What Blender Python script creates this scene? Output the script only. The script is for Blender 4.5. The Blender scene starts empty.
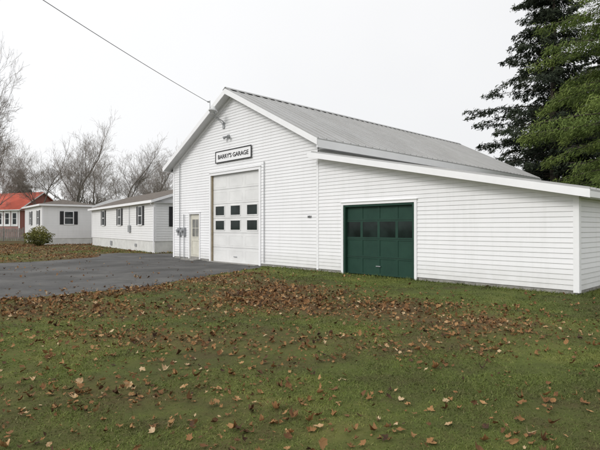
import bpy, math, random
import numpy as np
from mathutils import Vector, Matrix
random.seed(7)
rng = np.random.default_rng(7)
scene = bpy.context.scene
COL = scene.collection

# ---------------------------------------------------------------- helpers
class MB:
    def __init__(s):
        s.v = []; s.f = []; s.m = []
    def quad(s, a, b, c, d, mi=0):
        n = len(s.v); s.v += [a, b, c, d]; s.f.append((n, n+1, n+2, n+3)); s.m.append(mi)
    def box(s, x0, x1, y0, y1, z0, z1, mi=0):
        s.boxf(lambda a, o, z: (a, o, z), x0, x1, y0, y1, z0, z1, mi)
    def boxf(s, f, a0, a1, o0, o1, z0, z1, mi=0):
        n = len(s.v)
        for z in (z0, z1):
            s.v += [f(a0, o0, z), f(a1, o0, z), f(a1, o1, z), f(a0, o1, z)]
        for q in ((0,3,2,1),(4,5,6,7),(0,1,5,4),(1,2,6,5),(2,3,7,6),(3,0,4,7)):
            s.f.append(tuple(n+i for i in q)); s.m.append(mi)
    def prism(s, pts, y0, y1, mi=0):
        n = len(s.v); k = len(pts)
        for y in (y0, y1):
            s.v += [(p[0], y, p[1]) for p in pts]
        s.f.append(tuple(range(n, n+k))); s.m.append(mi)
        s.f.append(tuple(range(n+2*k-1, n+k-1, -1))); s.m.append(mi)
        for i in range(k):
            j = (i+1) % k
            s.f.append((n+i, n+k+i, n+k+j, n+j)); s.m.append(mi)
    def tube(s, pts, rad, sides=6, mi=0, cap=True):
        if not hasattr(rad, '__len__'): rad = [rad]*len(pts)
        base = len(s.v)
        P = [Vector(p) for p in pts]
        for i, p in enumerate(P):
            d = (P[min(i+1, len(P)-1)] - P[max(i-1, 0)]).normalized()
            up = Vector((0,0,1)) if abs(d.z) < .9 else Vector((1,0,0))
            a = d.cross(up).normalized(); b = d.cross(a)
            for k in range(sides):
                t = 2*math.pi*k/sides
                s.v.append(tuple(p + (a*math.cos(t)+b*math.sin(t))*rad[i]))
        for i in range(len(P)-1):
            for k in range(sides):
                k2 = (k+1) % sides
                s.f.append((base+i*sides+k, base+i*sides+k2, base+(i+1)*sides+k2, base+(i+1)*sides+k)); s.m.append(mi)
        if cap:
            s.f.append(tuple(base+k for k in range(sides))[::-1]); s.m.append(mi)
            e = base+(len(P)-1)*sides
            s.f.append(tuple(e+k for k in range(sides))); s.m.append(mi)
    def obj(s, name, mats, parent=None, smooth=False):
        me = bpy.data.meshes.new(name)
        me.from_pydata([tuple(v) for v in s.v], [], s.f)
        if not isinstance(mats, (list, tuple)): mats = [mats]
        for m in mats: me.materials.append(m)
        me.polygons.foreach_set('material_index', s.m)
        if smooth: me.polygons.foreach_set('use_smooth', [True]*len(s.f))
        me.update()
        o = bpy.data.objects.new(name, me); COL.objects.link(o)
        if parent: o.parent = parent
        return o

def empty(name, loc=(0,0,0), rz=0, parent=None):
    o = bpy.data.objects.new(name, None); COL.objects.link(o)
    o.location = loc; o.rotation_euler = (0,0,rz); o.empty_display_size = .3
    if parent: o.parent = parent
    return o
def tag(o, label, cat, group=None):
    o['label'] = label; o['category'] = cat
    if group: o['group'] = group
    return o

def raw_mesh(name, V, F, mat, parent=None, tint=None, smooth=False):
    me = bpy.data.meshes.new(name)
    V = np.asarray(V, dtype=np.float32); F = np.asarray(F, dtype=np.int32)
    me.vertices.add(len(V)); me.vertices.foreach_set('co', V.ravel())
    k = F.shape[1]
    me.loops.add(F.size); me.loops.foreach_set('vertex_index', F.ravel())
    me.polygons.add(len(F)); me.polygons.foreach_set('loop_start', np.arange(0, F.size, k, dtype=np.int32))
    me.polygons.foreach_set('loop_total', np.full(len(F), k, dtype=np.int32))
    me.update(calc_edges=True); me.validate()
    me.materials.append(mat)
    if tint is not None:
        at = me.attributes.new('tint', 'FLOAT', 'FACE'); at.data.foreach_set('value', np.asarray(tint, dtype=np.float32))
    if smooth: me.polygons.foreach_set('use_smooth', [True]*len(F))
    o = bpy.data.objects.new(name, me); COL.objects.link(o)
    if parent: o.parent = parent
    return o

_g = rng.random((8, 128, 128))
def vnoise(x, y, sc, ch=0):
    x = np.asarray(x)*sc+500.3; y = np.asarray(y)*sc+500.7
    xi = np.floor(x).astype(int); yi = np.floor(y).astype(int); fx = x-xi; fy = y-yi
    fx = fx*fx*(3-2*fx); fy = fy*fy*(3-2*fy); G = _g[ch]
    a = G[xi%128, yi%128]; b = G[(xi+1)%128, yi%128]; c = G[xi%128, (yi+1)%128]; d = G[(xi+1)%128, (yi+1)%128]
    return (a*(1-fx)+b*fx)*(1-fy)+(c*(1-fx)+d*fx)*fy
def inpoly(x, y, poly):
    r = np.zeros(np.shape(x), bool); n = len(poly)
    for i in range(n):
        x1, y1 = poly[i]; x2, y2 = poly[(i+1) % n]
        if y1 == y2: continue
        c = ((y1 > y) != (y2 > y)) & (x < (x2-x1)*(y-y1)/(y2-y1)+x1)
        r ^= c
    return r

# ---------------------------------------------------------------- materials
class NT:
    def __init__(s, name):
        s.mat = bpy.data.materials.new(name); s.mat.use_nodes = True
        s.t = s.mat.node_tree; s.b = s.t.nodes['Principled BSDF']
    def n(s, ty, **kw):
        nd = s.t.nodes.new(ty)
        for k, v in kw.items(): setattr(nd, k, v)
        return nd
    def l(s, a, b): s.t.links.new(a, b)
    def coord(s, world=False):
        if world: return s.n('ShaderNodeNewGeometry').outputs['Position']
        return s.n('ShaderNodeTexCoord').outputs['Object']
    def noise(s, co, sc, det=4, rough=.6, stretch=None):
        if stretch:
            mp = s.n('ShaderNodeMapping'); mp.inputs['Scale'].default_value = stretch
            s.l(co, mp.inputs['Vector']); co = mp.outputs['Vector']
        nd = s.n('ShaderNodeTexNoise'); nd.inputs['Scale'].default_value = sc
        nd.inputs['Detail'].default_value = det; nd.inputs['Roughness'].default_value = rough
        s.l(co, nd.inputs['Vector']); return nd.outputs['Fac']
    def ramp(s, fac, stops):
        r = s.n('ShaderNodeValToRGB'); e = r.color_ramp.elements
        while len(e) < len(stops): e.new(.5)
        for i, (p, c) in enumerate(stops):
            e[i].position = p; e[i].color = (*c, 1) if len(c) == 3 else c
        s.l(fac, r.inputs['Fac']); return r.outputs['Color']
    def mix(s, fac, a, b, mode='MIX'):
        m = s.n('ShaderNodeMix', data_type='RGBA', blend_type=mode)
        for inp, v in ((m.inputs[0], fac), (m.inputs[6], a), (m.inputs[7], b)):
            if isinstance(v, (int, float)): inp.default_value = v
            elif isinstance(v, tuple): inp.default_value = (*v, 1)
            else: s.l(v, inp)
        return m.outputs[2]
    def math(s, op, a, b=0.0, c=0.0):
        m = s.n('ShaderNodeMath', operation=op)
        for i, v in enumerate((a, b, c)):
            if isinstance(v, (int, float)): m.inputs[i].default_value = v
            else: s.l(v, m.inputs[i])
        return m.outputs[0]
    def bump(s, h, st=.3, dist=.02):
        b = s.n('ShaderNodeBump'); b.inputs['Strength'].default_value = st; b.inputs['Distance'].default_value = dist
        s.l(h, b.inputs['Height']); s.l(b.outputs['Normal'], s.b.inputs['Normal'])
    def base(s, c, rough=.6, spec=.3, metal=0):
        if isinstance(c, tuple): s.b.inputs['Base Color'].default_value = (*c, 1)
        else: s.l(c, s.b.inputs['Base Color'])
        s.b.inputs['Roughness'].default_value = rough
        s.b.inputs['Specular IOR Level'].default_value = spec
        s.b.inputs['Metallic'].default_value = metal
        return s.mat

def m_simple(name, c, rough=.6, spec=.3, var=.15, sc=3, bump=0):
    t = NT(name); co = t.coord()
    lo = tuple(x*(1-var) for x in c); hi = tuple(min(1, x*(1+var)) for x in c)
    col = t.ramp(t.noise(co, sc, 6), [(.3, lo), (.7, hi)])
    if bump: t.bump(t.noise(co, sc*8, 4), bump)
    return t.base(col, rough, spec)

def m_siding(name, ch, zlo, base=(.86,.86,.87), lap_shade=.24):
    t = NT(name); co = t.coord()
    sep = t.n('ShaderNodeSeparateXYZ'); t.l(co, sep.inputs[0])
    z = sep.outputs['Z']
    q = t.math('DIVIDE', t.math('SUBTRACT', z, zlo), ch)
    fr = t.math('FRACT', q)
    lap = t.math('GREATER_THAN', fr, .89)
    c1 = t.ramp(t.noise(co, .7, 6, .7), [(.3, tuple(x*.95 for x in base)), (.65, base)])
    fl = t.math('FLOOR', q)
    wn = t.n('ShaderNodeTexWhiteNoise', noise_dimensions='1D'); t.l(fl, wn.inputs['W'])
    c1 = t.mix(t.math('MULTIPLY', wn.outputs['Value'], .07), c1, (.60,.61,.62))
    st = t.noise(co, 2.2, 5, .7, (1.6, 1.6, .12))
    c1 = t.mix(t.math('MAXIMUM', t.math('MULTIPLY', t.math('SUBTRACT', st, .5), .8), 0.0), c1, (.58,.59,.56))
    dz = t.n('ShaderNodeMapRange'); dz.inputs['From Min'].default_value = .0; dz.inputs['From Max'].default_value = .7
    dz.inputs['To Min'].default_value = .6; dz.inputs['To Max'].default_value = 0
    t.l(z, dz.inputs['Value'])
    d2 = t.math('MULTIPLY', dz.outputs[0], t.noise(co, 3, 5))
    c1 = t.mix(d2, c1, (.36,.35,.29))
    c1 = t.mix(t.math('MULTIPLY', lap, lap_shade), c1, (.25,.25,.25))  # shade line beneath each board's lap, painted into the colour
    return t.base(c1, .5, .35)

CH = .127
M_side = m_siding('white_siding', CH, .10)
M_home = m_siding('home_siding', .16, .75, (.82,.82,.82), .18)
M_trim = m_simple('white_trim', (.86,.86,.87), .5, .3, .03, 2)
M_soffit = m_simple('soffit', (.68,.68,.68), .6, .3, .06, 2)
M_conc = m_simple('concrete', (.30,.29,.27), .9, .2, .3, 4, .3)
M_black = m_simple('black_paint', (.018,.018,.02), .5, .4, .2, 3)
M_number = m_simple('number_paint', (.07,.07,.075), .5, .4, .2, 3)
M_dark = m_simple('dark_interior', (.02,.02,.02), .9, .1, .2, 3)
M_cream = m_simple('cream_door', (.62,.60,.52), .5, .3, .08, 4)
M_tan = m_simple('tan_frame', (.33,.27,.18), .6, .3, .15, 4)
M_greymetal = m_simple('grey_metal', (.32,.33,.34), .4, .5, .15, 6)
M_shingle = m_simple('brown_shingles', (.15,.13,.112), .9, .2, .3, 5, .4)
M_greyroof = m_simple('pale_roof', (.42,.42,.41), .7, .3, .12, 3)
M_redroof = m_simple('red_roof', (.50,.095,.055), .6, .25, .2, .6)
M_skirt = m_simple('skirting', (.66,.66,.64), .6, .3, .12, 2)
M_fence = m_simple('weathered_fence', (.25,.235,.215), .9, .1, .3, 3)
M_plastic = m_simple('cable_black', (.05,.05,.05), .6, .3, .1, 3)
M_pole = m_simple('pole_wood', (.14,.11,.085), .9, .1, .3, 4)

def m_glass(name, c=(.015,.018,.02)):
    t = NT(name); co = t.coord()
    col = t.ramp(t.noise(co, 1.4, 3), [(.35, c), (.7, tuple(x*3.2 for x in c))])
    return t.base(col, .08, .5)
M_glass = m_glass('dark_glass')
M_gglass = m_glass('dim_glass', (.006,.010,.009)); M_gglass.node_tree.nodes['Principled BSDF'].inputs['Specular IOR Level'].default_value = .18

def m_green():
    t = NT('green_paint'); co = t.coord()
    col = t.ramp(t.noise(co, 1.5, 6, .7), [(.3, (.008,.038,.026)), (.7, (.015,.056,.037))])
    col = t.mix(t.math('MULTIPLY', t.noise(co, 9, 5, .7, (1,1,.25)), .2), col, (.05,.08,.065))
    return t.base(col, .55, .25)
M_green = m_green()
def m_brick():
    t = NT('red_brick'); co = t.coord()
    b = t.n('ShaderNodeTexBrick'); b.inputs['Scale'].default_value = 4
    b.inputs['Color1'].default_value = (.33,.06,.045,1); b.inputs['Color2'].default_value = (.38,.085,.06,1)
    b.inputs['Mortar'].default_value = (.36,.22,.2,1); t.l(co, b.inputs['Vector'])
    return t.base(b.outputs['Color'], .9, .1)
M_brick = m_brick()
def m_roofmetal():
    t = NT('metal_roofing'); co = t.coord()
    c = t.ramp(t.noise(co, .5, 6, .7), [(.3, (.38,.38,.375)), (.7, (.46,.46,.455))])
    sp = t.n('ShaderNodeSeparateXYZ'); t.l(co, sp.inputs[0])
    wn = t.n('ShaderNodeTexWhiteNoise', noise_dimensions='1D')
    t.l(t.math('FLOOR', t.math('DIVIDE', sp.outputs['Y'], .8)), wn.inputs['W'])
    c = t.mix(t.math('MULTIPLY', wn.outputs['Value'], .14), c, (.24,.235,.22))
    st = t.noise(co, 3.0, 5, .7, (.15, 2.0, .15))
    c = t.mix(t.math('MAXIMUM', t.math('MULTIPLY', t.math('SUBTRACT', st, .46), 1.1), 0.0), c, (.27,.255,.23))
    return t.base(c, .5, .4, .1)
M_roof = m_roofmetal()

def m_asphalt():
    t = NT('asphalt'); co = t.coord(True)
    c = t.ramp(t.noise(co, 60, 4, .8), [(.3, (.058,.056,.053)), (.7, (.140,.136,.128))])
    p = t.ramp(t.noise(co, .45, 6, .7), [(.40, (.045,.044,.042)), (.50, (.085,.083,.079)), (.62, (.150,.146,.138))])
    c = t.mix(.60, c, p)
    p2 = t.ramp(t.noise(co, .40, 5, .6, (.8, 1.2, 1)), [(.48, (0,0,0)), (.62, (1,1,1))])
    c = t.mix(t.math('MULTIPLY', p2, .5), c, (.040,.039,.037))
    t.bump(t.noise(co, 90, 3), .5, .01)
    rr = t.n('ShaderNodeMapRange'); rr.inputs['To Min'].default_value = .85; rr.inputs['To Max'].default_value = .55
    t.l(p2, rr.inputs['Value'])
    m = t.base(c, .7, .22); t.l(rr.outputs[0], t.b.inputs['Roughness']); return m
M_asphalt = m_asphalt()

def patch(t, co):
    return t.math('ADD', t.math('MULTIPLY', t.noise(co, .38, 3, .6), .6), t.math('MULTIPLY', t.noise(co, 2.1, 5, .7), .4))
def m_ground():
    t = NT('lawn_ground'); co = t.coord(True)
    at = t.n('ShaderNodeAttribute', attribute_name='leafy')
    g = t.ramp(patch(t, co), [(.39, (.070,.058,.028)), (.46, (.075,.088,.026)), (.53, (.100,.125,.030)), (.60, (.155,.165,.045))])
    g2 = t.ramp(t.noise(co, 40, 4, .8), [(.3, (.033,.038,.014)), (.7, (.13,.145,.048))])
    g = t.mix(.40, g, g2)
    br = t.ramp(t.noise(co, 22, 5, .8), [(.3, (.045,.030,.020)), (.5, (.120,.073,.041)), (.7, (.21,.13,.072))])
    f = t.math('MULTIPLY', t.noise(co, 5, 5, .7), .8)
    f = t.math('ADD', t.math('SUBTRACT', f, .50), t.math('MULTIPLY', at.outputs['Fac'], 1.0))
    f = t.math('MINIMUM', t.math('MAXIMUM', f, 0.0), 1.0)
    c = t.mix(f, g, br)
    t.bump(t.noise(co, 30, 5, .8), .6, .02)
    return t.base(c, .95, .1)
M_ground = m_ground()

def m_grass():
    t = NT('grass_blade'); co = t.coord(True)
    at = t.n('ShaderNodeAttribute', attribute_name='tint')
    c = t.ramp(patch(t, co), [(.39, (.105,.090,.040)), (.45, (.090,.110,.029)), (.52, (.140,.182,.038)), (.60, (.24,.255,.060))])
    c2 = t.ramp(at.outputs['Fac'], [(0, (.043,.060,.018)), (.5, (.118,.155,.036)), (.86, (.22,.24,.070)), (1, (.38,.32,.17))])
    c = t.mix(.38, c, c2)
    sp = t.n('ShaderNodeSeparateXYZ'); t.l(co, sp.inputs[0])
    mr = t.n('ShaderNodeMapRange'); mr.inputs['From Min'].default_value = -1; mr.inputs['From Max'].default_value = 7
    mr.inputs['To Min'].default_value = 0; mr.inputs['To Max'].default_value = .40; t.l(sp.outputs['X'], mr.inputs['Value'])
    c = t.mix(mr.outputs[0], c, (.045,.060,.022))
    return t.base(c, .65, .15)
M_grass = m_grass()

def m_tint(name, stops, rough=.8, spec=.15, nz=None):
    t = NT(name); at = t.n('ShaderNodeAttribute', attribute_name='tint')
    c = t.ramp(at.outputs['Fac'], stops)
    if nz:
        co = t.coord(); c = t.mix(t.ramp(t.noise(co, nz, 3), [(.35,(0,0,0)),(.65,(1,1,1))]), c, (.55,.55,.55), 'MULTIPLY')
    return t.base(c, rough, spec)
M_leaf = m_tint('fallen_leaf', [(0,(.048,.028,.017)),(.3,(.135,.067,.029)),(.6,(.25,.130,.052)),(.85,(.35,.205,.09)),(1,(.47,.35,.21))], .75, .2)
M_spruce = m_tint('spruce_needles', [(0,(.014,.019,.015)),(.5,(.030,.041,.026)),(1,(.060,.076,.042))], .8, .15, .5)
M_cedar = m_tint('cedar_foliage', [(0,(.045,.068,.020)),(.5,(.130,.185,.048)),(1,(.24,.30,.080))], .8, .15, .6)
M_bush = m_tint('bush_leaf', [(0,(.06,.07,.022)),(.5,(.15,.155,.045)),(1,(.26,.23,.08))])
M_wood = m_tint('far_wood', [(0,(.065,.067,.055)),(.5,(.130,.120,.105)),(1,(.20,.18,.16))])
M_bark = m_simple('bark', (.10,.085,.07), .95, .1, .35, 3, .5)
M_gbark = m_simple('grey_bark', (.18,.165,.15), .95, .1, .3, 3, .5)
M_twig = m_simple('twig_bark', (.28,.25,.225), .95, .1, .2, 1)

# ---------------------------------------------------------------- world, sun, camera
w = bpy.data.worlds.new('World'); scene.world = w; w.use_nodes = True
nt = w.node_tree; bg = nt.nodes['Background']
sky = nt.nodes.new('ShaderNodeTexSky'); sky.sky_type = 'NISHITA'; sky.sun_disc = False
SD = Vector((-.80, -.50, .62)).normalized()
sky.sun_elevation = math.asin(SD.z); sky.sun_rotation = math.atan2(SD.x, SD.y)
tc = nt.nodes.new('ShaderNodeTexCoord')
nz = nt.nodes.new('ShaderNodeTexNoise'); nz.inputs['Scale'].default_value = 1.3; nz.inputs['Detail'].default_value = 4
nt.links.new(tc.outputs['Generated'], nz.inputs['Vector'])
rp = nt.nodes.new('ShaderNodeValToRGB')
rp.color_ramp.elements[0].position = .3; rp.color_ramp.elements[0].color = (9.2, 9.25, 9.35, 1)
rp.color_ramp.elements[1].position = .7; rp.color_ramp.elements[1].color = (10.0, 10.0, 10.05, 1)
nt.links.new(nz.outputs['Fac'], rp.inputs['Fac'])
dt = nt.nodes.new('ShaderNodeVectorMath'); dt.operation = 'DOT_PRODUCT'; dt.inputs[1].default_value = tuple(SD)
nt.links.new(tc.outputs['Generated'], dt.inputs[0])
mr = nt.nodes.new('ShaderNodeMapRange'); mr.inputs['From Min'].default_value = -1; mr.inputs['From Max'].default_value = 1
mr.inputs['To Min'].default_value = .84; mr.inputs['To Max'].default_value = 1.30
nt.links.new(dt.outputs['Value'], mr.inputs['Value'])
sc = nt.nodes.new('ShaderNodeVectorMath'); sc.operation = 'SCALE'
nt.links.new(rp.outputs[0], sc.inputs[0]); nt.links.new(mr.outputs[0], sc.inputs['Scale'])
mx = nt.nodes.new('ShaderNodeMix'); mx.data_type = 'RGBA'; mx.inputs[0].default_value = .94
nt.links.new(sky.outputs[0], mx.inputs[6]); nt.links.new(sc.outputs[0], mx.inputs[7])
nt.links.new(mx.outputs[2], bg.inputs['Color']); bg.inputs['Strength'].default_value = .100
sl = bpy.data.lights.new('sun', 'SUN'); sl.energy = 1.35; sl.angle = math.radians(20); sl.color = (1, .975, .94)
so = bpy.data.objects.new('sun', sl); COL.objects.link(so)
so.rotation_euler = (-SD).to_track_quat('-Z', 'Y').to_euler(); so.location = (-10, -10, 20)
cam = bpy.data.cameras.new('camera'); co = bpy.data.objects.new('camera', cam); COL.objects.link(co)
co.location = (0, 0, 1.6); co.rotation_euler = (math.radians(90.36), 0, 0)
cam.lens = 28.8; cam.sensor_width = 36; cam.clip_end = 3000; cam.clip_start = .05
scene.camera = co
scene.view_settings.view_transform = 'Standard'; scene.view_settings.look = 'None'; scene.view_settings.exposure = 0

# ---------------------------------------------------------------- layout
GP = (6.64, 11.46); GA = math.atan2(-.729, .684)
def g2w(x, y):
    return (GP[0]+.684*x+.729*y, GP[1]-.729*x+.684*y)
drive = [(-40,-6),(-25,0),(-12,6.6),(-9,8.9),(-6.67,10.6),(-4.9,12.3),(-3.9,14.0),(-3.1,15.7),(-2.3,17.6),(-1.55,19.4),
         (-1.60,20.24),(-6.77,25.75),(-5.5,27.2),(-7.6,30.4),(-9.1,30.1),(-11.6,30.9),(-12.2,29.2),(-11.0,26.4),(-12.6,22.6),(-15,20.6),(-25,16),(-40,12)]
def rough_poly(p, skip=()):
    out = []
    for i in range(len(p)):
        a = p[i]; b = p[(i+1) % len(p)]; L = math.dist(a, b); n = max(1, int(L/.28))
        if i in skip: n = 1
        for k in range(n):
            t = k/n; x = a[0]+(b[0]-a[0])*t; y = a[1]+(b[1]-a[1])*t
            if k and i not in skip:
                x += random.uniform(-.12,.12)+.45*(float(vnoise(x, y, .9, 5))-.5); y += random.uniform(-.12,.12)+.45*(float(vnoise(x, y, .9, 6))-.5)
            out.append((x, y))
    return out
drive_r = rough_poly(drive, skip=(10,))
DL = 12.0; D = 20.1
foot = [g2w(-19.6,0), g2w(0,0), g2w(0,DL), g2w(-8.73,DL), g2w(-8.73,D), g2w(-19.6,D)]

def seg(x, y, a, b, wd):
    ax, ay = a; bx, by = b; dx, dy = bx-ax, by-ay
    t = np.clip(((x-ax)*dx+(y-ay)*dy)/(dx*dx+dy*dy), 0, 1)
    d = np.hypot(x-ax-t*dx, y-ay-t*dy); return np.exp(-(d/wd)**2)
def leafy(x, y):
    x = np.asarray(x, float); y = np.asarray(y, float)
    L = np.zeros(x.shape)
    L = np.maximum(L, .95*seg(x, y, (-2.6, 14.6), (.3, 11.0), 1.8))
    L = np.maximum(L, .85*seg(x, y, (-.6, 10.8), (3.2, 8.3), 1.5))
    L = np.maximum(L, 1.0*seg(x, y, (-10.5, 7.2), (-4.8, 11.6), 1.1))
    L = np.maximum(L, 1.0*seg(x, y, (-4.8, 11.6), (-2.0, 16.5), 1.1))
    L = np.maximum(L, .60*seg(x, y, (-7.5, 8.2), (-1.0, 10.2), 1.5))
    L = np.maximum(L, .44*seg(x, y, (-3.6, 7.2), (1.5, 6.6), 1.1))
    L = np.maximum(L, .60*seg(x, y, (-2.4, 4.8), (-1.3, 4.5), .5))
    L = np.maximum(L, .40*seg(x, y, (4.0, 8.6), (7.5, 7.4), .8))
    L = np.maximum(L, .34*seg(x, y, (-5, 7), (-.5, 3.5), 1.6))
    far = 1/(1+np.exp(-(y-(19.2-.35*(x+14)))/.7))*(x < -8)
    n = vnoise(x, y, .8, 1)*.5+vnoise(x, y, 2.3, 2)*.3+vnoise(x, y, 6, 7)*.2
    nf = vnoise(x, y*.5, .45, 3)
    L = np.maximum(L, far*(.30+.75*nf)*(y < 60))
    return np.clip(L*(.18+1.5*n)+.65*np.clip(n-.51, 0, 1), 0, 1)

def axis(lo, hi, step, far):
    a = list(np.arange(lo, hi+1e-6, step)); d = step; x = hi; y = lo
    while x < far or y > -far:
        d *= 1.35; x += d; y -= d; a.append(x); a.insert(0, y)
    return np.array(a)
gx = axis(-32, 22, .2, 1500); gy = axis(0, 50, .2, 1500)
X, Y = np.meshgrid(gx, gy, indexing='ij'); nx, ny = X.shape
V = np.stack([X.ravel(), Y.ravel(), np.zeros(X.size)], 1)
I = (np.arange(nx-1)[:,None]*ny+np.arange(ny-1)[None,:]).ravel()
F = np.stack([I, I+ny, I+ny+1, I+1], 1)
ground = raw_mesh('ground', V, F, M_ground); ground['kind'] = 'structure'
la = ground.data.attributes.new('leafy', 'FLOAT', 'POINT'); la.data.foreach_set('value', leafy(X, Y).ravel().astype(np.float32))
mb = MB(); mb.v = [(x, y, .004) for x, y in drive_r]; mb.f = [tuple(range(len(drive_r)))]; mb.m = [0]
dv = mb.obj('driveway', M_asphalt); dv['kind'] = 'structure'

# ---------------------------------------------------------------- grass
N = 480000
yy = np.exp(rng.uniform(math.log(2.6), math.log(34), N)); xx = rng.uniform(-1, 1, N)*(.78*yy+.8)
keep = ~inpoly(xx, yy, drive_r) & ~inpoly(xx, yy, foot)
lf = leafy(xx, yy); keep &= rng.random(N) > lf*1.0
pn = vnoise(xx, yy, 1.7, 3)*.6+vnoise(xx, yy, .5, 6)*.4
keep &= rng.random(N) < np.clip(2.8*(pn-.25), .15, 1)
xx = xx[keep]; yy = yy[keep]; pn = pn[keep]; n = len(xx)
h = (.007+.013*rng.random(n)**1.6)*(1+.05*yy)*(.40+1.2*pn); wd = (.0011+.00060*yy)*(.6+.8*rng.random(n))
loc_y = (xx-GP[0])*.729+(yy-GP[1])*.684
h *= np.where((loc_y > -.3), 2.6, 1)
th = rng.uniform(0, 2*np.pi, n); ln = .2+rng.random(n)*1.7; ph = rng.uniform(0, 2*np.pi, n)
a = np.stack([xx-np.cos(th)*wd, yy-np.sin(th)*wd, np.zeros(n)], 1)
b = np.stack([xx+np.cos(th)*wd, yy+np.sin(th)*wd, np.zeros(n)], 1)
c = np.stack([xx+np.cos(ph)*h*ln, yy+np.sin(ph)*h*ln, h], 1)
V = np.stack([a, b, c], 1).reshape(-1, 3); F = np.arange(3*n).reshape(-1, 3)
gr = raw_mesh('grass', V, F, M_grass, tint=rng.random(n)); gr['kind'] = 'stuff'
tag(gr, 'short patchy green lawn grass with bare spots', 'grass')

# ---------------------------------------------------------------- fallen leaves
def leaves(xs, ys, size, z=.005):
    n = len(xs)
    ang = np.array([0, .33, .62, .95, 1.35, 1.85, 2.45, 3.14, 3.83, 4.43, 4.93, 5.33, 5.66, 5.95])
    rad = np.array([1., .62, .80, .58, .85, .55, .55, .45, .55, .55, .85, .58, .80, .62])
    k = len(ang)
    rj = rad[None]*(1+.18*rng.standard_normal((n,k)))
    px = (np.cos(ang)*rj)*size[:,None]*(1+.12*rng.standard_normal((n,1)))
    py = (np.sin(ang)*rj)*size[:,None]*(.35+.7*rng.random((n,1)))
    curl = rng.uniform(-.2, 1.3, (n,1)); pz = curl*(px**2*.6+2.2*py**2)/size[:,None]*.7+rng.random((n,k))*.22*size[:,None]
    P = np.stack([px, py, pz], 2); P = np.concatenate([np.zeros((n,1,3)), P], 1)
    tx = rng.normal(0, .42, n); ty = rng.normal(0, .42, n); tz = rng.uniform(0, 2*np.pi, n)
    def rot(P, t, i, j):
        c = np.cos(t)[:,None]; s = np.sin(t)[:,None]; a = P[:,:,i].copy(); b = P[:,:,j].copy()
        P[:,:,i] = a*c-b*s; P[:,:,j] = a*s+b*c
    rot(P, tx, 1, 2); rot(P, ty, 0, 2); rot(P, tz, 0, 1)
    P[:,:,2] -= P[:,:,2].min(1)[:,None]
    P[:,:,0] += xs[:,None]; P[:,:,1] += ys[:,None]; P[:,:,2] += z+rng.random((n,1))*.014
    b = (np.arange(n)*(k+1))[:,None]
    i = np.arange(k)[None]
    F = np.stack([np.broadcast_to(b, (n,k)), b+1+i, b+1+(i+1)%k], 2).reshape(-1,3)
    T = np.repeat(np.clip(rng.normal(.50,.26,n),0,1), k)+rng.normal(0,.05,n*k)
    return P.reshape(-1,3), F, np.clip(T, 0, 1)
N = 140000
yy = np.exp(rng.uniform(math.log(2.6), math.log(19), N)); xx = rng.uniform(-1,1,N)*(.85*yy+1)
prob = np.clip(leafy(xx, yy), 0, 1)**1.3*.60+.005+.009*(xx < .5)
prob *= np.clip((yy/9.0)**1.35, .13, 1.1)
on_d = inpoly(xx, yy, drive_r); prob = np.where(on_d, prob*.28, prob)
k = (rng.random(N) < prob) & ~inpoly(xx, yy, foot)
x1, y1 = xx[k], yy[k]
N2 = 24000
y2 = rng.uniform(16, 48, N2); x2 = rng.uniform(-34, -7, N2)
k = (rng.random(N2) < np.clip(leafy(x2, y2), 0, 1)**1.5*.85) & ~inpoly(x2, y2, drive_r) & (x2/y2 > -.9)
x2, y2 = x2[k], y2[k]
N3 = 400
x3 = rng.uniform(-14, -2, N3); y3 = rng.uniform(10, 26, N3); k = inpoly(x3, y3, drive_r) & (rng.random(N3) < .4); x3, y3 = x3[k], y3[k]
xs = np.concatenate([x1, x2, x3]); ys = np.concatenate([y1, y2, y3])
sz = np.concatenate([(.022+.042*rng.random(len(x1))**1.8)*np.clip(y1/9,.95,1.2), rng.uniform(.05,.09,len(x2)), rng.uniform(.03,.06,len(x3))])
V, F, T = leaves(xs, ys, sz)
lv = raw_mesh('fallen_leaves', V, F, M_leaf, tint=T); lv['kind'] = 'stuff'
tag(lv, 'brown curled fallen leaves scattered over the lawn', 'fallen leaves')
print('leaves', len(x1), len(x2), len(x3))

# ---------------------------------------------------------------- siding
def siding(mb, f, zlo, zhi, Lf, Rf, openings=(), ch=CH, lip=.016, mi=0):
    k = 0
    while True:
        z0 = zlo+k*ch; k += 1
        if z0 >= zhi-1e-4: break
        z1 = min(z0+ch, zhi)
        zs = {z0, z1}
        for (a0, a1, b0, b1) in openings:
            for q in (b0, b1):
                if z0+1e-3 < q < z1-1e-3: zs.add(q)
        zs = sorted(zs)
        for za, zb in zip(zs[:-1], zs[1:]):
            zm = (za+zb)/2
            ops = sorted([(a0, a1) for (a0, a1, b0, b1) in openings if b0 <= zm <= b1])
            parts = []; cur = None
            for a0, a1 in ops:
                parts.append((cur, a0)); cur = a1
            parts.append((cur, None))
            oa = lip*(1-(za-z0)/ch)+.002; ob = lip*(1-(zb-z0)/ch)+.002
            for p, q in parts:
                la_ = Lf(za) if p is None else p; lb = Lf(zb) if p is None else p
                ra = Rf(za) if q is None else q; rb = Rf(zb) if q is None else q
                if la_ >= ra: continue
                if lb > rb: lb = rb = (lb+rb)/2
                mb.quad(f(la_, oa, za), f(ra, oa, za), f(rb, ob, zb), f(lb, ob, zb), mi)
                if za == z0: mb.quad(f(la_, 0, za), f(ra, 0, za), f(ra, oa, za), f(la_, oa, za), mi)

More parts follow.
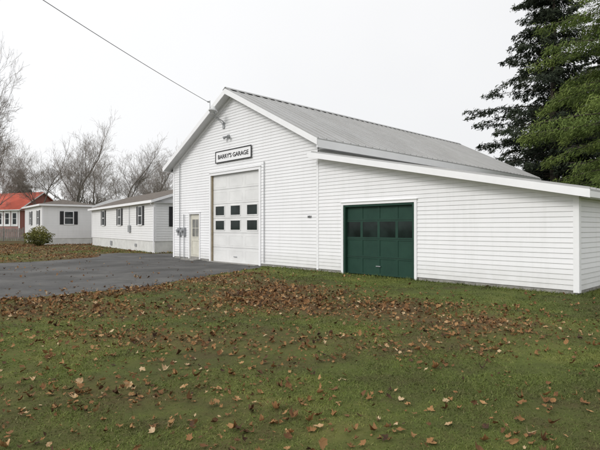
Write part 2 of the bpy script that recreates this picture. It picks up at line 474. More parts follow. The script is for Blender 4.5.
# ---------------------------------------------------------------- garage
G = empty('garage', (GP[0], GP[1], 0), GA)
tag(G, 'white clapboard gabled garage with grey metal roof and lean-to', 'garage')
front = lambda a, o, z: (a, -o, z)
right = lambda a, o, z: (o, a, z)
leftw = lambda a, o, z: (-19.6-o, a, z)
XM = -14.165; ZT = 7.87; SL = .52; XC = -8.73
roofz = lambda x: ZT-SL*abs(x-XM)
wt = .20
zc = roofz(XC)-wt; zpk = ZT-wt
door_big = (-15.97, -12.2, 0, 4.12); door_in = (-17.92, -16.98, 0, 2.32); door_gr = (-7.47, -4.52, 0, 2.42)
mb = MB()
siding(mb, front, .10, zpk-.02, lambda z: -19.6 if z < zc else XM-(zpk-z)/SL, lambda z: XC if z < zc else XM+(zpk-z)/SL, [door_big, door_in])
ls = .207; lz0 = 4.38
lz = lambda x: lz0-ls*(x-XC)
siding(mb, front, .10, lz(XC)-.14, lambda z: XC, lambda z: min(0, XC+(lz0-.14-z)/ls), [door_gr])
siding(mb, right, .10, lz(0)-.14, lambda z: 0, lambda z: DL)
siding(mb, leftw, .10, zc, lambda z: 0, lambda z: D)
siding(mb, lambda a, o, z: (XC+o, a, z), 4.30, zc, lambda z: 0.01, lambda z: DL)
siding(mb, lambda a, o, z: (XC+o, a, z), .10, zc, lambda z: DL, lambda z: D)
mb.quad((-19.6, D, 0), (XC, D, 0), (XC, D, zc), (-19.6, D, zc)); mb.v += [(-19.6, D, zc), (XC, D, zc), (XM, D, zpk)]; nn = len(mb.v); mb.f.append((nn-3, nn-2, nn-1)); mb.m.append(0)
mb.quad((XC, DL, 0), (0, DL, 0), (0, DL, lz(0)-.14), (XC, DL, lz(XC)-.14))
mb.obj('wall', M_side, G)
for q in ((-19.59, door_big[0]-.1, .01, .2), (door_big[1]+.1, door_gr[0]-.1, .01, .2), (door_gr[1]+.1, -.01, .01, .2), (-.2, -.005, .21, DL-.01), (-19.59, -19.4, .21, D-.01), (XC-.2, XC-.005, DL+.01, D-.01)):
    m = MB(); m.box(*q, 0, .16); m.obj('foundation', M_conc, G)
for q in ((-.10, .030, -.034, 0.0, .05, lz(0)-.13), (0.0, .034, .002, .11, .05, lz(0)-.13), (-19.63, -19.5, -.034, 0, .05, zc), (XC-.05, XC+.05, -.031, -.002, .06, lz(XC)-.15)):
    m = MB(); m.box(*q); m.obj('corner_board', M_trim, G)

def slope_slab(mb, x0, z0, x1, z1, t, y0, y1, mi=0):
    mb.prism([(x0, z0), (x1, z1), (x1, z1-t), (x0, z0-t)], y0, y1, mi)
def ribs(mb, x0, z0, x1, z1, y0, y1, step, mi=0, rw=.024, rh=.046):
    y = y0+.06
    while y < y1:
        mb.prism([(x0, z0-.002), (x1, z1-.002), (x1, z1+rh), (x0, z0+rh)], y-rw, y+rw, mi); y += step
RX0 = -19.6-.37; RX1 = XC+.37; Y0 = -.42; Y1 = D+.35
mb = MB()
slope_slab(mb, RX0, roofz(RX0), XM, ZT, .05, Y0, Y1); slope_slab(mb, XM, ZT, RX1, roofz(RX1), .05, Y0, Y1)
ribs(mb, XM, ZT, RX1, roofz(RX1), Y0, Y1, .45); ribs(mb, RX0, roofz(RX0), XM, ZT, Y0, Y1, .45)
mb.prism([(XM-.2, ZT-.2*SL+.049), (XM, ZT+.051), (XM+.2, ZT-.2*SL+.049), (XM+.2, ZT-.2*SL+.06), (XM, ZT+.075), (XM-.2, ZT-.2*SL+.06)], Y0-.01, Y1+.01)
roof = mb.obj('roof', M_roof, G)
mb = MB()
for y0, y1 in ((Y0-.03, Y0-.002), (Y1+.002, Y1+.03)):
    mb.prism([(RX0-.02, roofz(RX0)-.02), (XM, ZT-.012), (XM, ZT-.25), (RX0-.02, roofz(RX0)-.25)], y0, y1)
    mb.prism([(XM, ZT-.012), (RX1+.02, roofz(RX1)-.02), (RX1+.02, roofz(RX1)-.25), (XM, ZT-.25)], y0, y1)
mb.box(RX1-.025, RX1+.02, Y0, Y1, roofz(RX1)-.34, roofz(RX1)-.053)
mb.box(RX0-.02, RX0+.025, Y0, Y1, roofz(RX0)-.24, roofz(RX0)-.053)
fascia = mb.obj('fascia', M_trim, roof)
mb = MB()
mb.prism([(RX0+.03, roofz(RX0)-.19), (XM, ZT-.19), (RX1-.03, roofz(RX1)-.19), (RX1-.03, roofz(RX1)-.205), (XM, ZT-.205), (RX0+.03, roofz(RX0)-.205)], Y0+.003, -.003)
mb.box(XC+.024, RX1-.03, 0, D, roofz(RX1)-.335, roofz(RX1)-.305); mb.box(RX0+.03, -19.624, 0, D, roofz(RX0)-.235, roofz(RX0)-.205)
mb.obj('soffit', M_soffit, roof)
mb = MB()
for sgn in (-1, 1):
    xa = XM; xb = XM+sgn*5.4
    mb.prism([(xa, ZT-.21), (xb, roofz(xb)-.21), (xb, roofz(xb)-.36), (xa, ZT-.36)], -.036, -.004)
mb.obj('frieze_board', M_trim, G)
mb = MB(); LX1 = .36
slope_slab(mb, XC+.03, lz(XC+.03), LX1, lz(LX1), .05, -.42, DL+.3)
ribs(mb, XC+.03, lz(XC+.03), LX1, lz(LX1), -.42, DL+.3, .45)
lr = mb.obj('lean_to_roof', M_roof, G)
mb = MB()
mb.prism([(XC-.12, lz(XC-.12)-.01), (LX1+.02, lz(LX1+.02)-.01), (LX1+.02, lz(LX1+.02)-.20), (XC-.12, lz(XC-.12)-.20)], -.452, -.424)
mb.box(LX1-.02, LX1+.02, -.42, DL+.3, lz(LX1)-.19, lz(LX1)-.053)
mb.obj('fascia', M_trim, lr)
mb = MB()
mb.prism([(XC, lz(XC)-.15), (LX1-.03, lz(LX1-.03)-.15), (LX1-.03, lz(LX1-.03)-.165), (XC, lz(XC)-.165)], -.42, -.003)
mb.box(.023, LX1-.03, 0, DL, lz(LX1)-.175, lz(LX1)-.155)
mb.obj('soffit', M_soffit, lr)
mb = MB()
mb.prism([(XC+.05, lz(XC+.05)-.17), (-.1, lz(-.1)-.17), (-.1, lz(-.1)-.27), (XC+.05, lz(XC+.05)-.27)], -.036, -.004)
mb.obj('frieze_board', M_trim, G)

def frame(name, x0, x1, zt, w, mat, parent, proud=.045, deep=.12):
    mb = MB()
    mb.box(x0-w, x0, -proud, deep, 0, zt+w); mb.box(x1, x1+w, -proud, deep, 0, zt+w); mb.box(x0, x1, -proud, deep, zt, zt+w)
    mb.box(x0-w-.02, x1+w+.02, -proud-.03, -.003, zt+w, zt+w+.025)
    return mb.obj(name, mat, parent)
x0, x1, _, zt = door_big
frame('door_frame', x0+.02, x1-.02, zt-.02, .12, M_trim, G)
mb = MB(); yb = .10; nrow = 6; rh = (zt-.04)/nrow
cw = (x1-x0-.04)/3
wins = []
for r in range(nrow):
    za = .02+r*rh; zb = za+rh-.012
    mb.box(x0+.03, x1-.03, yb, yb+.05, za, zb)
    if r in (2, 3):
        for c_ in range(3):
            xa = x0+.02+c_*cw+cw/2; wins.append((xa-.36, xa+.36, za+.14, za+.56))
    else:
        for c_ in range(3):
            xa = x0+.02+c_*cw+.12; xb = x0+.02+(c_+1)*cw-.12
            for (p, q, s_, t_) in ((xa, xb, za+.10, za+.125), (xa, xb, zb-.125, zb-.10), (xa, xa+.025, za+.125, zb-.125), (xb-.025, xb, za+.125, zb-.125)):
                mb.box(p, q, yb-.005, yb, s_, t_)
mb.box(x0+.03, x1-.03, yb+.052, yb+.07, 0.01, zt)
for (a0, a1, z0_, z1_) in wins:
    for (p, q, s_, t_) in ((a0-.04, a1+.04, z0_-.04, z0_), (a0-.04, a1+.04, z1_, z1_+.04), (a0-.04, a0, z0_, z1_), (a1, a1+.04, z0_, z1_)):
        mb.box(p, q, yb-.022, yb, s_, t_)
od = mb.obj('overhead_door', m_simple('door_white', (.75,.75,.74), .45, .35, .08, 1.2), G)
for (a0, a1, z0_, z1_) in wins:
    m2 = MB(); m2.box(a0, a1, yb-.008, yb+.003, z0_, z1_); m2.obj('window_pane', M_gglass, od)
m2 = MB(); m2.box(x0+.02, x0+.06, .01, .09, 0, zt-.03); m2.obj('door_seal', M_tan, od)
m2 = MB(); m2.box((x0+x1)/2-.12, (x0+x1)/2+.12, yb-.04, yb-.012, .28, .31); m2.obj('handle', M_greymetal, od)
x0, x1, _, zt = door_gr
frame('door_frame', x0+.02, x1-.02, zt-.02, .09, M_trim, G)
mb = MB(); yb = .10
mb.box(x0+.03, x1-.03, yb, yb+.04, .02, zt-.02)
rows = [.03, .62, 1.24, 1.86, zt-.03]; cw = (x1-x0-.06)/4
for i, z in enumerate(rows):
    mb.box(x0+.035, x1-.035, yb-.014, yb-.001, z-.05 if i else z, z+.05 if i < 4 else z)
    if i in (1, 2, 3): mb.box(x0+.035, x1-.035, yb-.016, yb-.0145, z-.004, z+.004, 1)
for c_ in range(5):
    xa = x0+.03+c_*cw
    for i in range(4):
        mb.box(max(x0+.04, xa-.05), min(x1-.04, xa+.05), yb-.0135, yb-.0015, rows[i]+(.05 if i else .0), rows[i+1]-(.05 if i < 3 else 0))
gd = mb.obj('green_overhead_door', [M_green, M_dark], G)
for c_ in range(4):
    xa = x0+.03+c_*cw; m2 = MB(); m2.box(xa+.05, xa+cw-.05, yb-.008, yb-.002, 1.29, 1.81); m2.obj('window_pane', M_gglass, gd)
m2 = MB(); m2.box(x0+.02, x0+.10, -.02, .095, 0, zt-.02); m2.box(x1-.10, x1-.02, -.02, .095, 0, zt-.02); m2.box(x0+.10, x1-.10, -.02, .095, zt-.09, zt-.02)
m2.obj('door_jamb', M_green, G)
m2 = MB(); m2.box((x0+x1)/2-.09, (x0+x1)/2+.09, yb-.05, yb-.024, .32, .345); m2.obj('handle', M_greymetal, gd)
x0, x1, _, zt = door_in
frame('door_frame', x0, x1, zt-.02, .08, M_trim, G)
mb = MB(); yb = .05
mb.box(x0+.01, x1-.01, yb, yb+.04, .05, zt-.03)
for (p, q, s_, t_) in ((x0+.12, x1-.12, .25, .28), (x0+.12, x1-.12, .95, .98), (x0+.12, x0+.15, .28, .95), (x1-.15, x1-.12, .28, .95),
                       (x0+.14, x1-.14, 1.13, 1.17), (x0+.14, x1-.14, 2.03, 2.07), (x0+.14, x0+.18, 1.17, 2.03), (x1-.18, x1-.14, 1.17, 2.03), ((x0+x1)/2-.012, (x0+x1)/2+.012, 1.17, 2.03), (x0+.18, (x0+x1)/2-.013, 1.585, 1.61), ((x0+x1)/2+.013, x1-.18, 1.585, 1.61)):
    mb.box(p, q, yb-.015, yb-.001, s_, t_)
ed = mb.obj('entry_door', M_cream, G)
m2 = MB(); m2.box(x0+.18, x1-.18, yb-.006, yb-.0005, 1.17, 2.03); m2.obj('window_pane', m_glass('door_glass', (.09,.09,.085)), ed)
m2 = MB(); m2.tube([(x1-.08, yb-.002, 1.05), (x1-.08, yb-.06, 1.05)], [.018, .03], 10); m2.obj('handle', M_greymetal, ed)
m2 = MB(); m2.box(x0-.15, x1+.15, -.45, -.05, 0, .05); m2.box(x0, x1, -.05, .05, 0, .055); m2.obj('doorstep', M_conc, G)
m2 = MB(); m2.box(door_big[0]+.02, door_big[1]-.02, -.25, .09, 0, .02); m2.obj('threshold', M_conc, G)
for xm in (-18.85, -18.42):
    m2 = MB()
    m2.box(xm-.13, xm+.13, -.14, -.024, 1.20, 1.62); m2.tube([(xm, -.14, 1.46), (xm, -.25, 1.46)], [.085, .08], 12)
    m2.tube([(xm, -.07, 1.62), (xm, -.07, 2.3 if xm > -18.6 else 5.0)], .022, 6); m2.tube([(xm, -.06, 1.2), (xm, -.06, .0)], .02, 6)
    m2.obj('electric_meter', M_greymetal, G)
m2 = MB(); lx = -14.85
pts = [(lx, -.03, 6.35)]+[(lx+.05, -.05-.55*math.sin(t)*1.0, 6.55+.42*(1-math.cos(t))) for t in np.linspace(.1, 1.9, 8)]
m2.tube(pts, .024, 6); m2.box(lx-.08, lx+.08, -.05, -.024, 6.22, 6.5)
e = pts[-1]
lamp = m2.obj('wall_lamp', M_greymetal, G)
m2 = MB(); m2.tube([(e[0], e[1], e[2]+.03), (e[0], e[1]-.02, e[2]-.06), (e[0], e[1]-.05, e[2]-.16), (e[0], e[1]-.06, e[2]-.2)], [.05, .09, .2, .22], 14)
m2.obj('lamp_shade', m_simple('lamp_shade_paint', (.55,.56,.56), .4, .4, .1, 3), lamp)
m2 = MB(); m2.box(lx+.30, lx+.46, -.06, -.024, 5.72, 5.88)
m2.tube([(lx+.3, -.08, 5.8), (lx+.2, -.2, 5.72)], [.04, .075], 10); m2.tube([(lx+.46, -.08, 5.8), (lx+.56, -.2, 5.72)], [.04, .075], 10)
m2.obj('floodlight', M_greymetal, G)
m2 = MB(); m2.tube([(-15.35, -.46, 6.9), (-15.35, -.46, 7.55)], .016, 6); m2.tube([(-15.35, -.46, 7.48), (-15.40, -.56, 7.48)], [.03, .04], 8)
m2.tube([(-15.35, -.46, 6.9), (-15.1, -.06, 6.6), (-14.9, -.05, 6.4)], .014, 5)
m2.obj('service_bracket', M_greymetal, G)
m2 = MB(); m2.tube([(-11.85, -.05, .15), (-11.85, -.05, 4.4)], .016, 6); m2.obj('conduit', M_greymetal, G)
def text_mesh(txt, size, name, mat, parent, loc, ext=.006, wide=None):
    cu = bpy.data.curves.new('tmp', 'FONT'); cu.body = txt; cu.size = size; cu.align_x = 'CENTER'; cu.align_y = 'CENTER'; cu.extrude = ext; cu.offset = size*.012
    ob = bpy.data.objects.new('tmp', cu); COL.objects.link(ob); bpy.context.view_layer.update()
    me = bpy.data.meshes.new_from_object(ob.evaluated_get(bpy.context.evaluated_depsgraph_get()))
    me.name = name; bpy.data.objects.remove(ob)
    if wide:
        xs_ = [v.co.x for v in me.vertices]; me.transform(Matrix.Scale(wide/(max(xs_)-min(xs_)), 4, (1,0,0)))
    me.transform(Matrix.Translation(loc) @ Matrix.Rotation(math.pi/2, 4, 'X'))
    me.materials.clear(); me.materials.append(mat)
    o = bpy.data.objects.new(name, me); COL.objects.link(o); o.parent = parent; return o
text_mesh('1021', .12, 'house_number', M_number, G, (-9.15, -.028, 2.02))
S = empty('shop_sign', (*g2w(-14.1, -.03), 4.66), GA)
tag(S, 'white board sign with black lettering above the garage door', 'sign')
m2 = MB(); m2.box(-1.36, 1.36, -.03, 0, 0, .52); m2.obj('board', M_trim, S)
m2 = MB()
for q in ((-1.40, 1.40, .495, .54), (-1.40, 1.40, -.02, .025)): m2.box(q[0], q[1], -.045, -.031, q[2], q[3])
m2.box(-1.40, -1.35, -.045, -.031, .025, .495); m2.box(1.35, 1.40, -.045, -.031, .025, .495); m2.obj('frame', M_black, S)
text_mesh("BARRY'S GARAGE", .27, 'lettering', M_black, S, (0, -.037, .25), wide=2.35)

# ---------------------------------------------------------------- houses
def window(P, f, ac, w, z0, z1, shutters=True, framew=.07, smat=None):
    mb = MB()
    mb.boxf(f, ac-w/2-framew, ac+w/2+framew, .026, .06, z1, z1+framew); mb.boxf(f, ac-w/2-framew-.02, ac+w/2+framew+.02, .026, .08, z0-framew, z0)
    mb.boxf(f, ac-w/2-framew, ac-w/2, .026, .06, z0, z1); mb.boxf(f, ac+w/2, ac+w/2+framew, .026, .06, z0, z1)
    mb.boxf(f, ac-w/2, ac+w/2, .030, .055, (z0+z1)/2-.025, (z0+z1)/2+.025)
    wo = mb.obj('window', M_trim, P)
    g = MB(); g.boxf(f, ac-w/2, ac+w/2, .024, .036, z0, z1); g.obj('glass', M_glass, wo)
    if shutters:
        for s_ in (-1, 1):
            c0 = ac+s_*(w/2+framew+.20); q = MB()
            q.boxf(f, c0-.17, c0+.17, .026, .05, z0-.05, z1+.05)
            for k in range(9):
                zz = z0+.03+(z1-z0-.08)*k/8; q.boxf(f, c0-.13, c0+.13, .051, .062, zz-.03, zz+.03)
            q.obj('shutter', smat or M_black, P)

def house(name, label, cat, org, ang, L, W, wh, rise, wallmat, roofmat, zbase, hip=False, oh=.3, ch=.16, brick=False, wins=(), ewins=(), group=None):
    P = empty(name, (*org, 0), ang); tag(P, label, cat, group)
    ff = lambda a, o, z: (a, -o, z); fr = lambda a, o, z: (o, a, z); fl = lambda a, o, z: (-L-o, a, z); fb = lambda a, o, z: (a, W+o, z)
    mb = MB()
    if brick: mb.box(-L, 0, 0, W, 0, wh)
    else:
        siding(mb, ff, zbase, wh, lambda z: -L, lambda z: 0, (), ch, .014); siding(mb, fr, zbase, wh, lambda z: 0, lambda z: W, (), ch, .014)
        siding(mb, fl, zbase, wh, lambda z: 0, lambda z: W, (), ch, .014); siding(mb, fb, zbase, wh, lambda z: -L, lambda z: 0, (), ch, .014)
    if not hip:
        for xx_, s_ in ((0.0, 1), (-L, -1)):
            mb.v += [(xx_+s_*.004, 0, wh), (xx_+s_*.004, W, wh), (xx_+s_*.004, W/2, wh+rise)]; k = len(mb.v); mb.f.append((k-3, k-2, k-1)); mb.m.append(0)
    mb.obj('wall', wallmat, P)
    if not brick:
        m = MB(); m.box(-L+.02, -.02, .02, W-.02, 0, zbase+.02); m.obj('skirting', M_skirt, P)
        for q in ((-.10, .03, -.04, -.002, zbase, wh), (-L-.03, -L+.10, -.04, -.002, zbase, wh), (.002, .034, .0, .1, zbase, wh)):
            m = MB(); m.box(*q); m.obj('corner_board', M_trim, P)
    sl = rise/(W/2)
    e0 = wh-sl*oh
    mb = MB(); x0, x1 = -L-oh, oh; th = .12
    if not hip:
        for sg in (0, 1):
            ya, yb_ = (-oh, W/2) if sg == 0 else (W+oh, W/2)
            q = [(x0, ya, e0+.14), (x1, ya, e0+.14), (x1, yb_, wh+rise+.14), (x0, yb_, wh+rise+.14)]
            q2 = [(a, b, c-th) for a, b, c in q]
            mb.quad(*q); mb.quad(*q2[::-1])
            for i in range(4):
                j = (i+1) % 4; mb.quad(q[i], q2[i], q2[j], q[j])
    else:
        r = W/2; b = [(x0, -oh, e0+.14), (x1, -oh, e0+.14), (x1, W+oh, e0+.14), (x0, W+oh, e0+.14)]
        A = (x0+r+oh, W/2, wh+rise+.14); B = (x1-r-oh, W/2, wh+rise+.14)
        mb.quad(b[0], b[1], B, A); mb.quad(b[2], b[3], A, B)
        for tri in ((b[1], b[2], B), (b[3], b[0], A)):
            mb.v += list(tri); k = len(mb.v); mb.f.append((k-3, k-2, k-1)); mb.m.append(0)
        mb.quad(*[(p[0], p[1], p[2]-.01) for p in b])
    R = mb.obj('roof', roofmat, P)
    m = MB(); zt_ = e0+.13; zb_ = zt_-.17
    m.box(x0, x1, -oh-.03, -oh-.002, zb_, zt_)
    if hip: m.box(x1+.002, x1+.03, -oh-.03, W+oh, zb_, zt_)
    else:
        for s_ in (0, 1):
            ya, yb_ = (-oh, W/2) if s_ == 0 else (W+oh, W/2)
            zc0, zc1 = e0+.13, wh+rise+.13
            n = len(m.v)
            for xq in (x1+.002, x1+.03):
                m.v += [(xq, ya, zc0), (xq, yb_, zc1), (xq, yb_, zc1-.17), (xq, ya, zc0-.17)]
            for q in ((0,1,2,3), (7,6,5,4), (0,4,5,1), (1,5,6,2), (2,6,7,3), (3,7,4,0)):
                m.f.append(tuple(n+i for i in q)); m.m.append(0)
    m.obj('fascia', M_trim, R)
    m = MB(); m.box(x0+.01, x1-.01, -oh, -.03, e0-.03, e0-.01); m.box(.03, x1-.01, -.02, W, e0-.03, e0-.01); m.obj('soffit', M_soffit, R)
    for wn in wins: window(P, ff, *wn)
    for wn in ewins: window(P, fr, *wn)
    return P, ff, fr

H2, ff, fr = house('mobile_home', 'long white mobile home with black shutters and brown roof', 'mobile home', (-9.3, 30.7), math.atan2(-.815, .58), 17.6, 7.0, 3.35, 1.15,
      M_home, M_shingle, .75, wins=[(-2.9, .75, 1.85, 3.05), (-8.1, .75, 1.85, 3.05), (-13.2, .75, 1.85, 3.05)], ewins=[(1.75, .75, 1.75, 2.95), (5.2, .75, 1.75, 2.95)], group='white mobile homes')
m = MB(); m.tube([(.08, -.30, 3.15), (.07, -.08, 2.95), (.07, -.08, .1), (.15, -.2, .04)], .04, 6); m.obj('downspout', M_trim, H2)
m = MB(); m.box(-5.6, -5.1, -.12, -.03, 1.3, 1.8); m.tube([(-5.35, -.07, 1.8), (-5.35, -.07, 3.2)], .02, 6); m.obj('electric_meter', M_greymetal, H2)
for q in ((-11.0, -10.4, -.03, .0, .2, .55), (-4.2, -3.8, -.03, .0, .3, .5)):
    m = MB(); m.box(*q); m.obj('skirting_vent', M_greymetal, H2)
H1, ff, fr = house('mobile_home', 'white mobile home end with shuttered window and dark hip roof', 'mobile home', (-24.7, 46.0), math.atan2(-.785, .62), 9.5, 4.54, 3.85, .55,
      M_home, M_shingle, .6, hip=True, wins=[(-1.9, .8, 1.95, 3.3), (-6.0, .8, 1.95, 3.3)], ewins=[(2.35, .75, 2.0, 3.2)], group='white mobile homes')
H3, ff, fr = house('shed', 'white connecting shed with pale grey roof between mobile homes', 'shed', (-18.2, 50.5), math.atan2(-.62, .785), 7.5, 5, 3.9, .95,
      M_home, M_greyroof, .6)
H4, ff, fr = house('brick_house', 'red brick house with bright red metal roof', 'house', (-43.2, 74), math.radians(-22), 14, 8, 4.6, 2.7,
      M_brick, M_redroof, 0, brick=True, oh=.4, wins=[(-1.1-1.65*i, .8, 2.2, 3.9, False, .33) for i in range(8)],
      ewins=[(2.2, .8, 2.2, 3.8, False, .3), (5.6, .8, 2.2, 3.8, False, .3)])
m = MB(); m.box(-13.9, .03, -.05, -.003, 4.25, 4.6); m.obj('frieze_board', M_trim, H4)
m = MB(); m.box(-.22, .03, -.055, -.003, 0, 4.24); m.obj('corner_board', M_trim, H4)
FN = empty('wooden_fence', (-33.2, 57.5, 0), math.radians(4)); tag(FN, 'weathered grey board fence in front of the brick house', 'fence')
m = MB()
for i in range(66):
    x = -i*.21; m.box(x-.07, x+.07, -.012, .012, .06, 1.50+.10*random.random())
m.obj('boards', M_fence, FN)
for i in range(7):
    m = MB(); m.box(-i*2.3-.05, -i*2.3+.05, .056, .16, 0, 1.7); m.obj('post', M_fence, FN)
for z in (.4, 1.2):
    m = MB(); m.box(-14, .1, .014, .055, z, z+.1); m.obj('rail', M_fence, FN)

# ---------------------------------------------------------------- wire and pole
PL = empty('utility_pole', (-11.4, 4.2, 0)); tag(PL, 'brown wooden utility pole carrying the service wire', 'utility pole')
m = MB(); m.tube([(0,0,-.3), (0,0,10.9)], [.17, .12], 12); m.obj('post', M_pole, PL, True)
m = MB(); m.box(-1.1, 1.1, -.18, -.08, 10.1, 10.22); m.obj('crossarm', M_pole, PL)
for x in (-.9, 0, .9):
    m = MB(); m.tube([(x, -.13, 10.22), (x, -.13, 10.3), (x, -.13, 10.36), (x, -.13, 10.42)], [.03, .06, .06, .03], 8); m.obj('insulator', M_greymetal, PL)
A = Vector((*g2w(-15.40, -.56), 7.48)); B = Vector((-11.3, 4.25, 9.85))
pts = []
for i in range(31):
    t = i/30; p = A.lerp(B, t); p.z -= .30*4*t*(1-t); pts.append(tuple(p))
m = MB(); m.tube(pts, .011, 5); wi = m.obj('power_line', M_plastic); tag(wi, 'black overhead service wire running to the garage gable', 'wire')

# ---------------------------------------------------------------- vegetation
def sprays(C, Dr, ln, wd):
    n = len(C); r = rng.standard_normal((n, 3)); Dr = Dr/np.linalg.norm(Dr, axis=1)[:,None]
    S_ = np.cross(Dr, r); S_ /= np.linalg.norm(S_, axis=1)[:,None]+1e-6
    ln = ln[:,None]; wd = wd[:,None]
    V = np.stack([C-Dr*ln*.5, C+S_*wd*.5, C+Dr*ln*.5, C-S_*wd*.5], 1).reshape(-1, 3)
    return V, np.arange(4*n).reshape(-1, 4)

def conifer(name, label, loc, H, R, z_low, mat, nb, droop, spray=(.35,.09), per=46, power=.8, seed=1, hang=0.0, jit=.085, rvar=(.62,1.12), flat=1.0):
    r0 = random.Random(seed)
    T = empty(name, (*loc, 0)); tag(T, label, 'tree')
    tr = MB(); bend = [(r0.uniform(-.15,.15), r0.uniform(-.15,.15)) for _ in range(9)]
    tr.tube([(bend[i][0]*i/8, bend[i][1]*i/8, H*i/8-.1) for i in range(9)], [.014*H*(1-i/8.6)+.015 for i in range(9)], 9)
    Cs = []; Ds = []; Ts = []
    for i in range(nb):
        u = (i+r0.random())/nb; z = z_low+(H-z_low)*u**1.05; az = r0.uniform(0, 2*math.pi)
        L = R*max(.04, (1-u))**power*r0.uniform(*rvar)
        if u < .12: L *= .8+1.6*u
        pts = []; k = 7; rise = .25+.5*u+r0.uniform(-.25,.25); wob = r0.uniform(-.3,.3)
        for j in range(k):
            t = j/(k-1); a2 = az+wob*t*t; pts.append((math.cos(a2)*L*t, math.sin(a2)*L*t, z+L*(rise*.4*t-droop*t*t+(.18*droop)*t**4)))
        tr.tube(pts, [.045*(1-j/(k-.5))*(L/R)+.008 for j in range(k)], 4, cap=False)
        P = np.array(pts); n = int(per*(.3+L/R)); t = rng.random(n)**.75*.92+.08
        idx = t*(k-1); i0 = np.minimum(idx.astype(int), k-2); fr_ = (idx-i0)[:,None]
        base = P[i0]*(1-fr_)+P[i0+1]*fr_
        side = np.array([-math.sin(az), math.cos(az), 0]); sw = (rng.random(n)*2-1)*(.08+.24*L*(1.05-t)*np.minimum(1, t*3))
        base = base+side*sw[:,None]; base[:,2] -= np.abs(sw)*droop*.5+rng.random(n)*(.05+hang)
        out = np.array([math.cos(az), math.sin(az), -.25])
        d = out*.7+side*np.sign(sw)[:,None]*.7
        m_ = 6
        jj = rng.normal(0, jit, (n*m_, 3)); jj[:,2] *= flat
        b2 = np.repeat(base, m_, 0)+jj; d2 = np.repeat(d, m_, 0)+rng.normal(0, .45, (n*m_, 3)); d2[:,2] -= .45*droop+.2*rng.random(n*m_)+hang*1.2
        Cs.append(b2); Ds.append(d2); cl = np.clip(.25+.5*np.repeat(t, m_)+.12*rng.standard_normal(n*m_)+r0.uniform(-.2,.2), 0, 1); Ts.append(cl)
    tr.obj('trunk', M_bark, T, True)
    C_ = np.concatenate(Cs); D_ = np.concatenate(Ds); n = len(C_)
    V, F = sprays(C_, D_, spray[0]*(.6+.8*rng.random(n)), spray[1]*(.6+.8*rng.random(n)))
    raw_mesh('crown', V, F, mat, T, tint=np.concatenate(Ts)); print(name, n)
    return T
conifer('spruce_tree', 'tall dark spruce with drooping boughs behind the garage', (22.2, 42), 27, 10.4, 2.0, M_spruce, 300, .30, (.38,.08), 68, .80, 3, .16, .12, (.38,1.15), .9)
conifer('spruce_tree', 'dark spruce standing further behind the garage roof', (27.5, 50), 17, 8.0, 2.0, M_spruce, 240, .3, (.45,.11), 44, .7, 5, .15, .13)
conifer('spruce_tree', 'dark narrow spruce standing behind the lean-to', (31.0, 47), 25, 6.5, 2.0, M_spruce, 220, .3, (.42,.12), 40, .7, 15)
conifer('cedar_tree', 'green cedar with soft drooping sprays beside the lean-to', (17.6, 24.0), 19, 7.0, 2.8, M_cedar, 220, .35, (.22,.036), 180, .35, 9, .26, .15, (.3,1.1), .8)
conifer('spruce_tree', 'dark spruce beyond the lean-to end', (27.5, 33), 21, 6.0, 1.0, M_spruce, 240, .3, (.42,.13), 40, .6, 11)
conifer('spruce_tree', 'small dark evergreen behind the brick house', (-56, 96), 13, 5.0, 1.0, M_spruce, 120, .3, (.6,.2), 26, .7, 21)

def bare_tree_mesh(seed, H, tw=.0070, dense=0):
    r = random.Random(seed); big = MB(); small = MB()
    def grow(p, d, L, rad, lev):
        k = 5 if lev < 3 else 3
        pts = [p]; q = p; dd = d
        wig = .08 if lev < 1 else .14
        for i in range(k):
            dd = (dd+Vector((r.gauss(0,wig), r.gauss(0,wig), r.gauss(0,.09)+.05))).normalized(); q = q+dd*L/k; pts.append(q)
        r1 = max(tw, rad*.6)
        rr = [rad+(r1-rad)*i/k for i in range(k+1)]
        (big if lev < 3 else small).tube(pts, rr, 6 if lev < 2 else 3, cap=False)
        if lev >= 6: return
        n = {0: 4, 1: 5, 2: 4, 3: 3, 4: 3, 5: 3 if dense else 2}[lev]
        for j in range(n):
            t = r.uniform(.35, 1.0)
            i = min(k-1, int(t*k)); f = t*k-i; pp = pts[i].lerp(pts[i+1], f)
            az = r.uniform(0, 2*math.pi); sp = r.uniform(.4, .88)
            a = dd.orthogonal().normalized(); b = dd.cross(a)
            nd = (dd*math.cos(sp)+(a*math.cos(az)+b*math.sin(az))*math.sin(sp)); nd.z += .14; nd.normalize()
            grow(pp, nd, L*r.uniform(.5, .76), max(tw, rad*(1-t*.4)*.48), lev+1)
        if lev < 4: grow(pts[-1], dd, L*.74, r1, lev+1)
    grow(Vector((0,0,-.1)), Vector((r.uniform(-.05,.05), r.uniform(-.05,.05), 1)).normalized(), H*.32, H*.0118, 0)
    return big, small
variants = []
for s_, H, dn in ((3, 19, 1), (8, 19, 0), (14, 18, 0), (21, 18, 0)):
    big, small = bare_tree_mesh(s_, H, dense=dn)
    mz = max(v[2] for v in small.v); f = H/mz
    big.v = [(x*f, y*f, z*f) for x, y, z in big.v]; small.v = [(x*f, y*f, z*f) for x, y, z in small.v]
    variants.append((big.obj('trunk', M_gbark, None, True), small.obj('crown', M_twig), H)); print('bare', len(small.f))
spots = [(-33.8, 49, 24.5, 0), (-37.5, 54, 21, 3), (-47, 72, 20, 2), (-37.8, 68, 15.5, 0), (-32.4, 68, 19.5, 1), (-34.5, 80, 17.5, 2),
         (-29.5, 82, 18.6, 3), (-25.2, 80, 17.0, 1), (-52, 84, 20, 0), (-31.5, 104, 17, 3), (-42, 92, 18, 1), (-26, 92, 16, 2)]
rots = [1.1]+[random.uniform(0, 6.28) for _ in spots[1:]]
used = set()
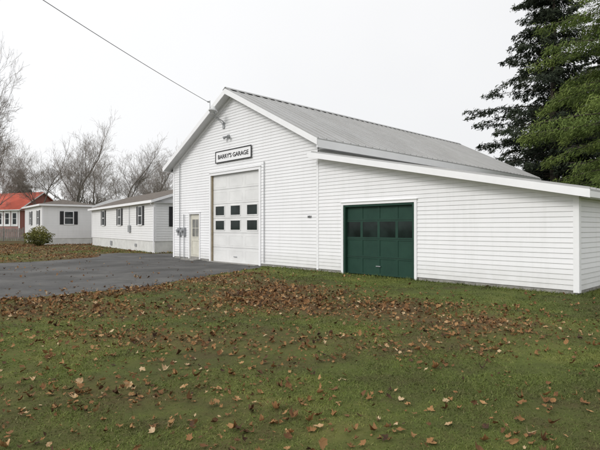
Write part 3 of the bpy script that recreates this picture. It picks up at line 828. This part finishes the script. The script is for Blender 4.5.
for i, (x, y, h, v) in enumerate(spots):
    T = empty('bare_tree', (x, y, 0), rots[i]); T.scale = (h/variants[v][2]*(.72 if i == 0 else 1),)*2+(h/variants[v][2],)
    tag(T, 'leafless grey-brown deciduous tree behind the mobile homes', 'tree', 'bare trees behind the homes')
    for o in variants[v][:2]:
        c_ = o if v not in used else o.copy()
        if c_ is not o: COL.objects.link(c_)
        c_.parent = T
    used.add(v)

def blob_leaves(cx, cy, cz, rx, ry, rz, n):
    p = rng.standard_normal((n,3)); p /= np.linalg.norm(p, axis=1)[:,None]; p *= (rng.random(n)**.35)[:,None]
    lump = 1+.25*np.sin(5*p[:,0]+1)*np.cos(4*p[:,1])+.15*np.sin(9*p[:,2])
    return p*lump[:,None]*np.array([rx, ry, rz])+np.array([cx, cy, cz])
T = empty('shrub', (-23.3, 42.8, 0)); tag(T, 'rounded olive-green shrub before the mobile home', 'shrub')
m = MB()
for i in range(14):
    a_ = random.uniform(0, 6.28); m.tube([(0,0,0), (math.cos(a_)*.4, math.sin(a_)*.4, .5), (math.cos(a_)*.8, math.sin(a_)*.8, 1.1)], [.03,.02,.008], 4)
m.obj('trunk', M_bark, T)
C_ = blob_leaves(0, 0, .80, 1.1, 1.0, .80, 4500); n = len(C_)
V, F = sprays(C_, rng.standard_normal((n,3)), .12*(.6+rng.random(n)), .07*(.6+rng.random(n)))
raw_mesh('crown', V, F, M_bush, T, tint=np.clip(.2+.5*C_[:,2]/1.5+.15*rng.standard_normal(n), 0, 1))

Cs = []
for i in range(540):
    a_ = random.uniform(-1.15, 1.25) if i < 300 else random.uniform(-.62, -.22); d_ = random.uniform(115, 150)
    x, y = math.sin(a_)*d_, math.cos(a_)*d_; hh = random.uniform(4.5, 8.5)*(1.05 if x < -10 else 1.3)
    n = 130; z = rng.random(n)**.8*hh
    rr = (1.2+1.8*(1-z/hh))*rng.random(n)**.5*1.6; th = rng.uniform(0, 6.28, n)
    Cs.append(np.stack([x+np.cos(th)*rr, y+np.sin(th)*rr, z], 1))
C_ = np.concatenate(Cs); n = len(C_)
V, F = sprays(C_, rng.normal(0, .4, (n,3))+np.array([0,0,.8]), 1.5*(.5+rng.random(n)), .16*(.5+rng.random(n)))
fw = raw_mesh('distant_wood', V, F, M_wood, tint=np.clip(rng.normal(.4,.25,n),0,1)); fw['kind'] = 'stuff'
tag(fw, 'distant low line of mixed brown and green woods', 'woods')
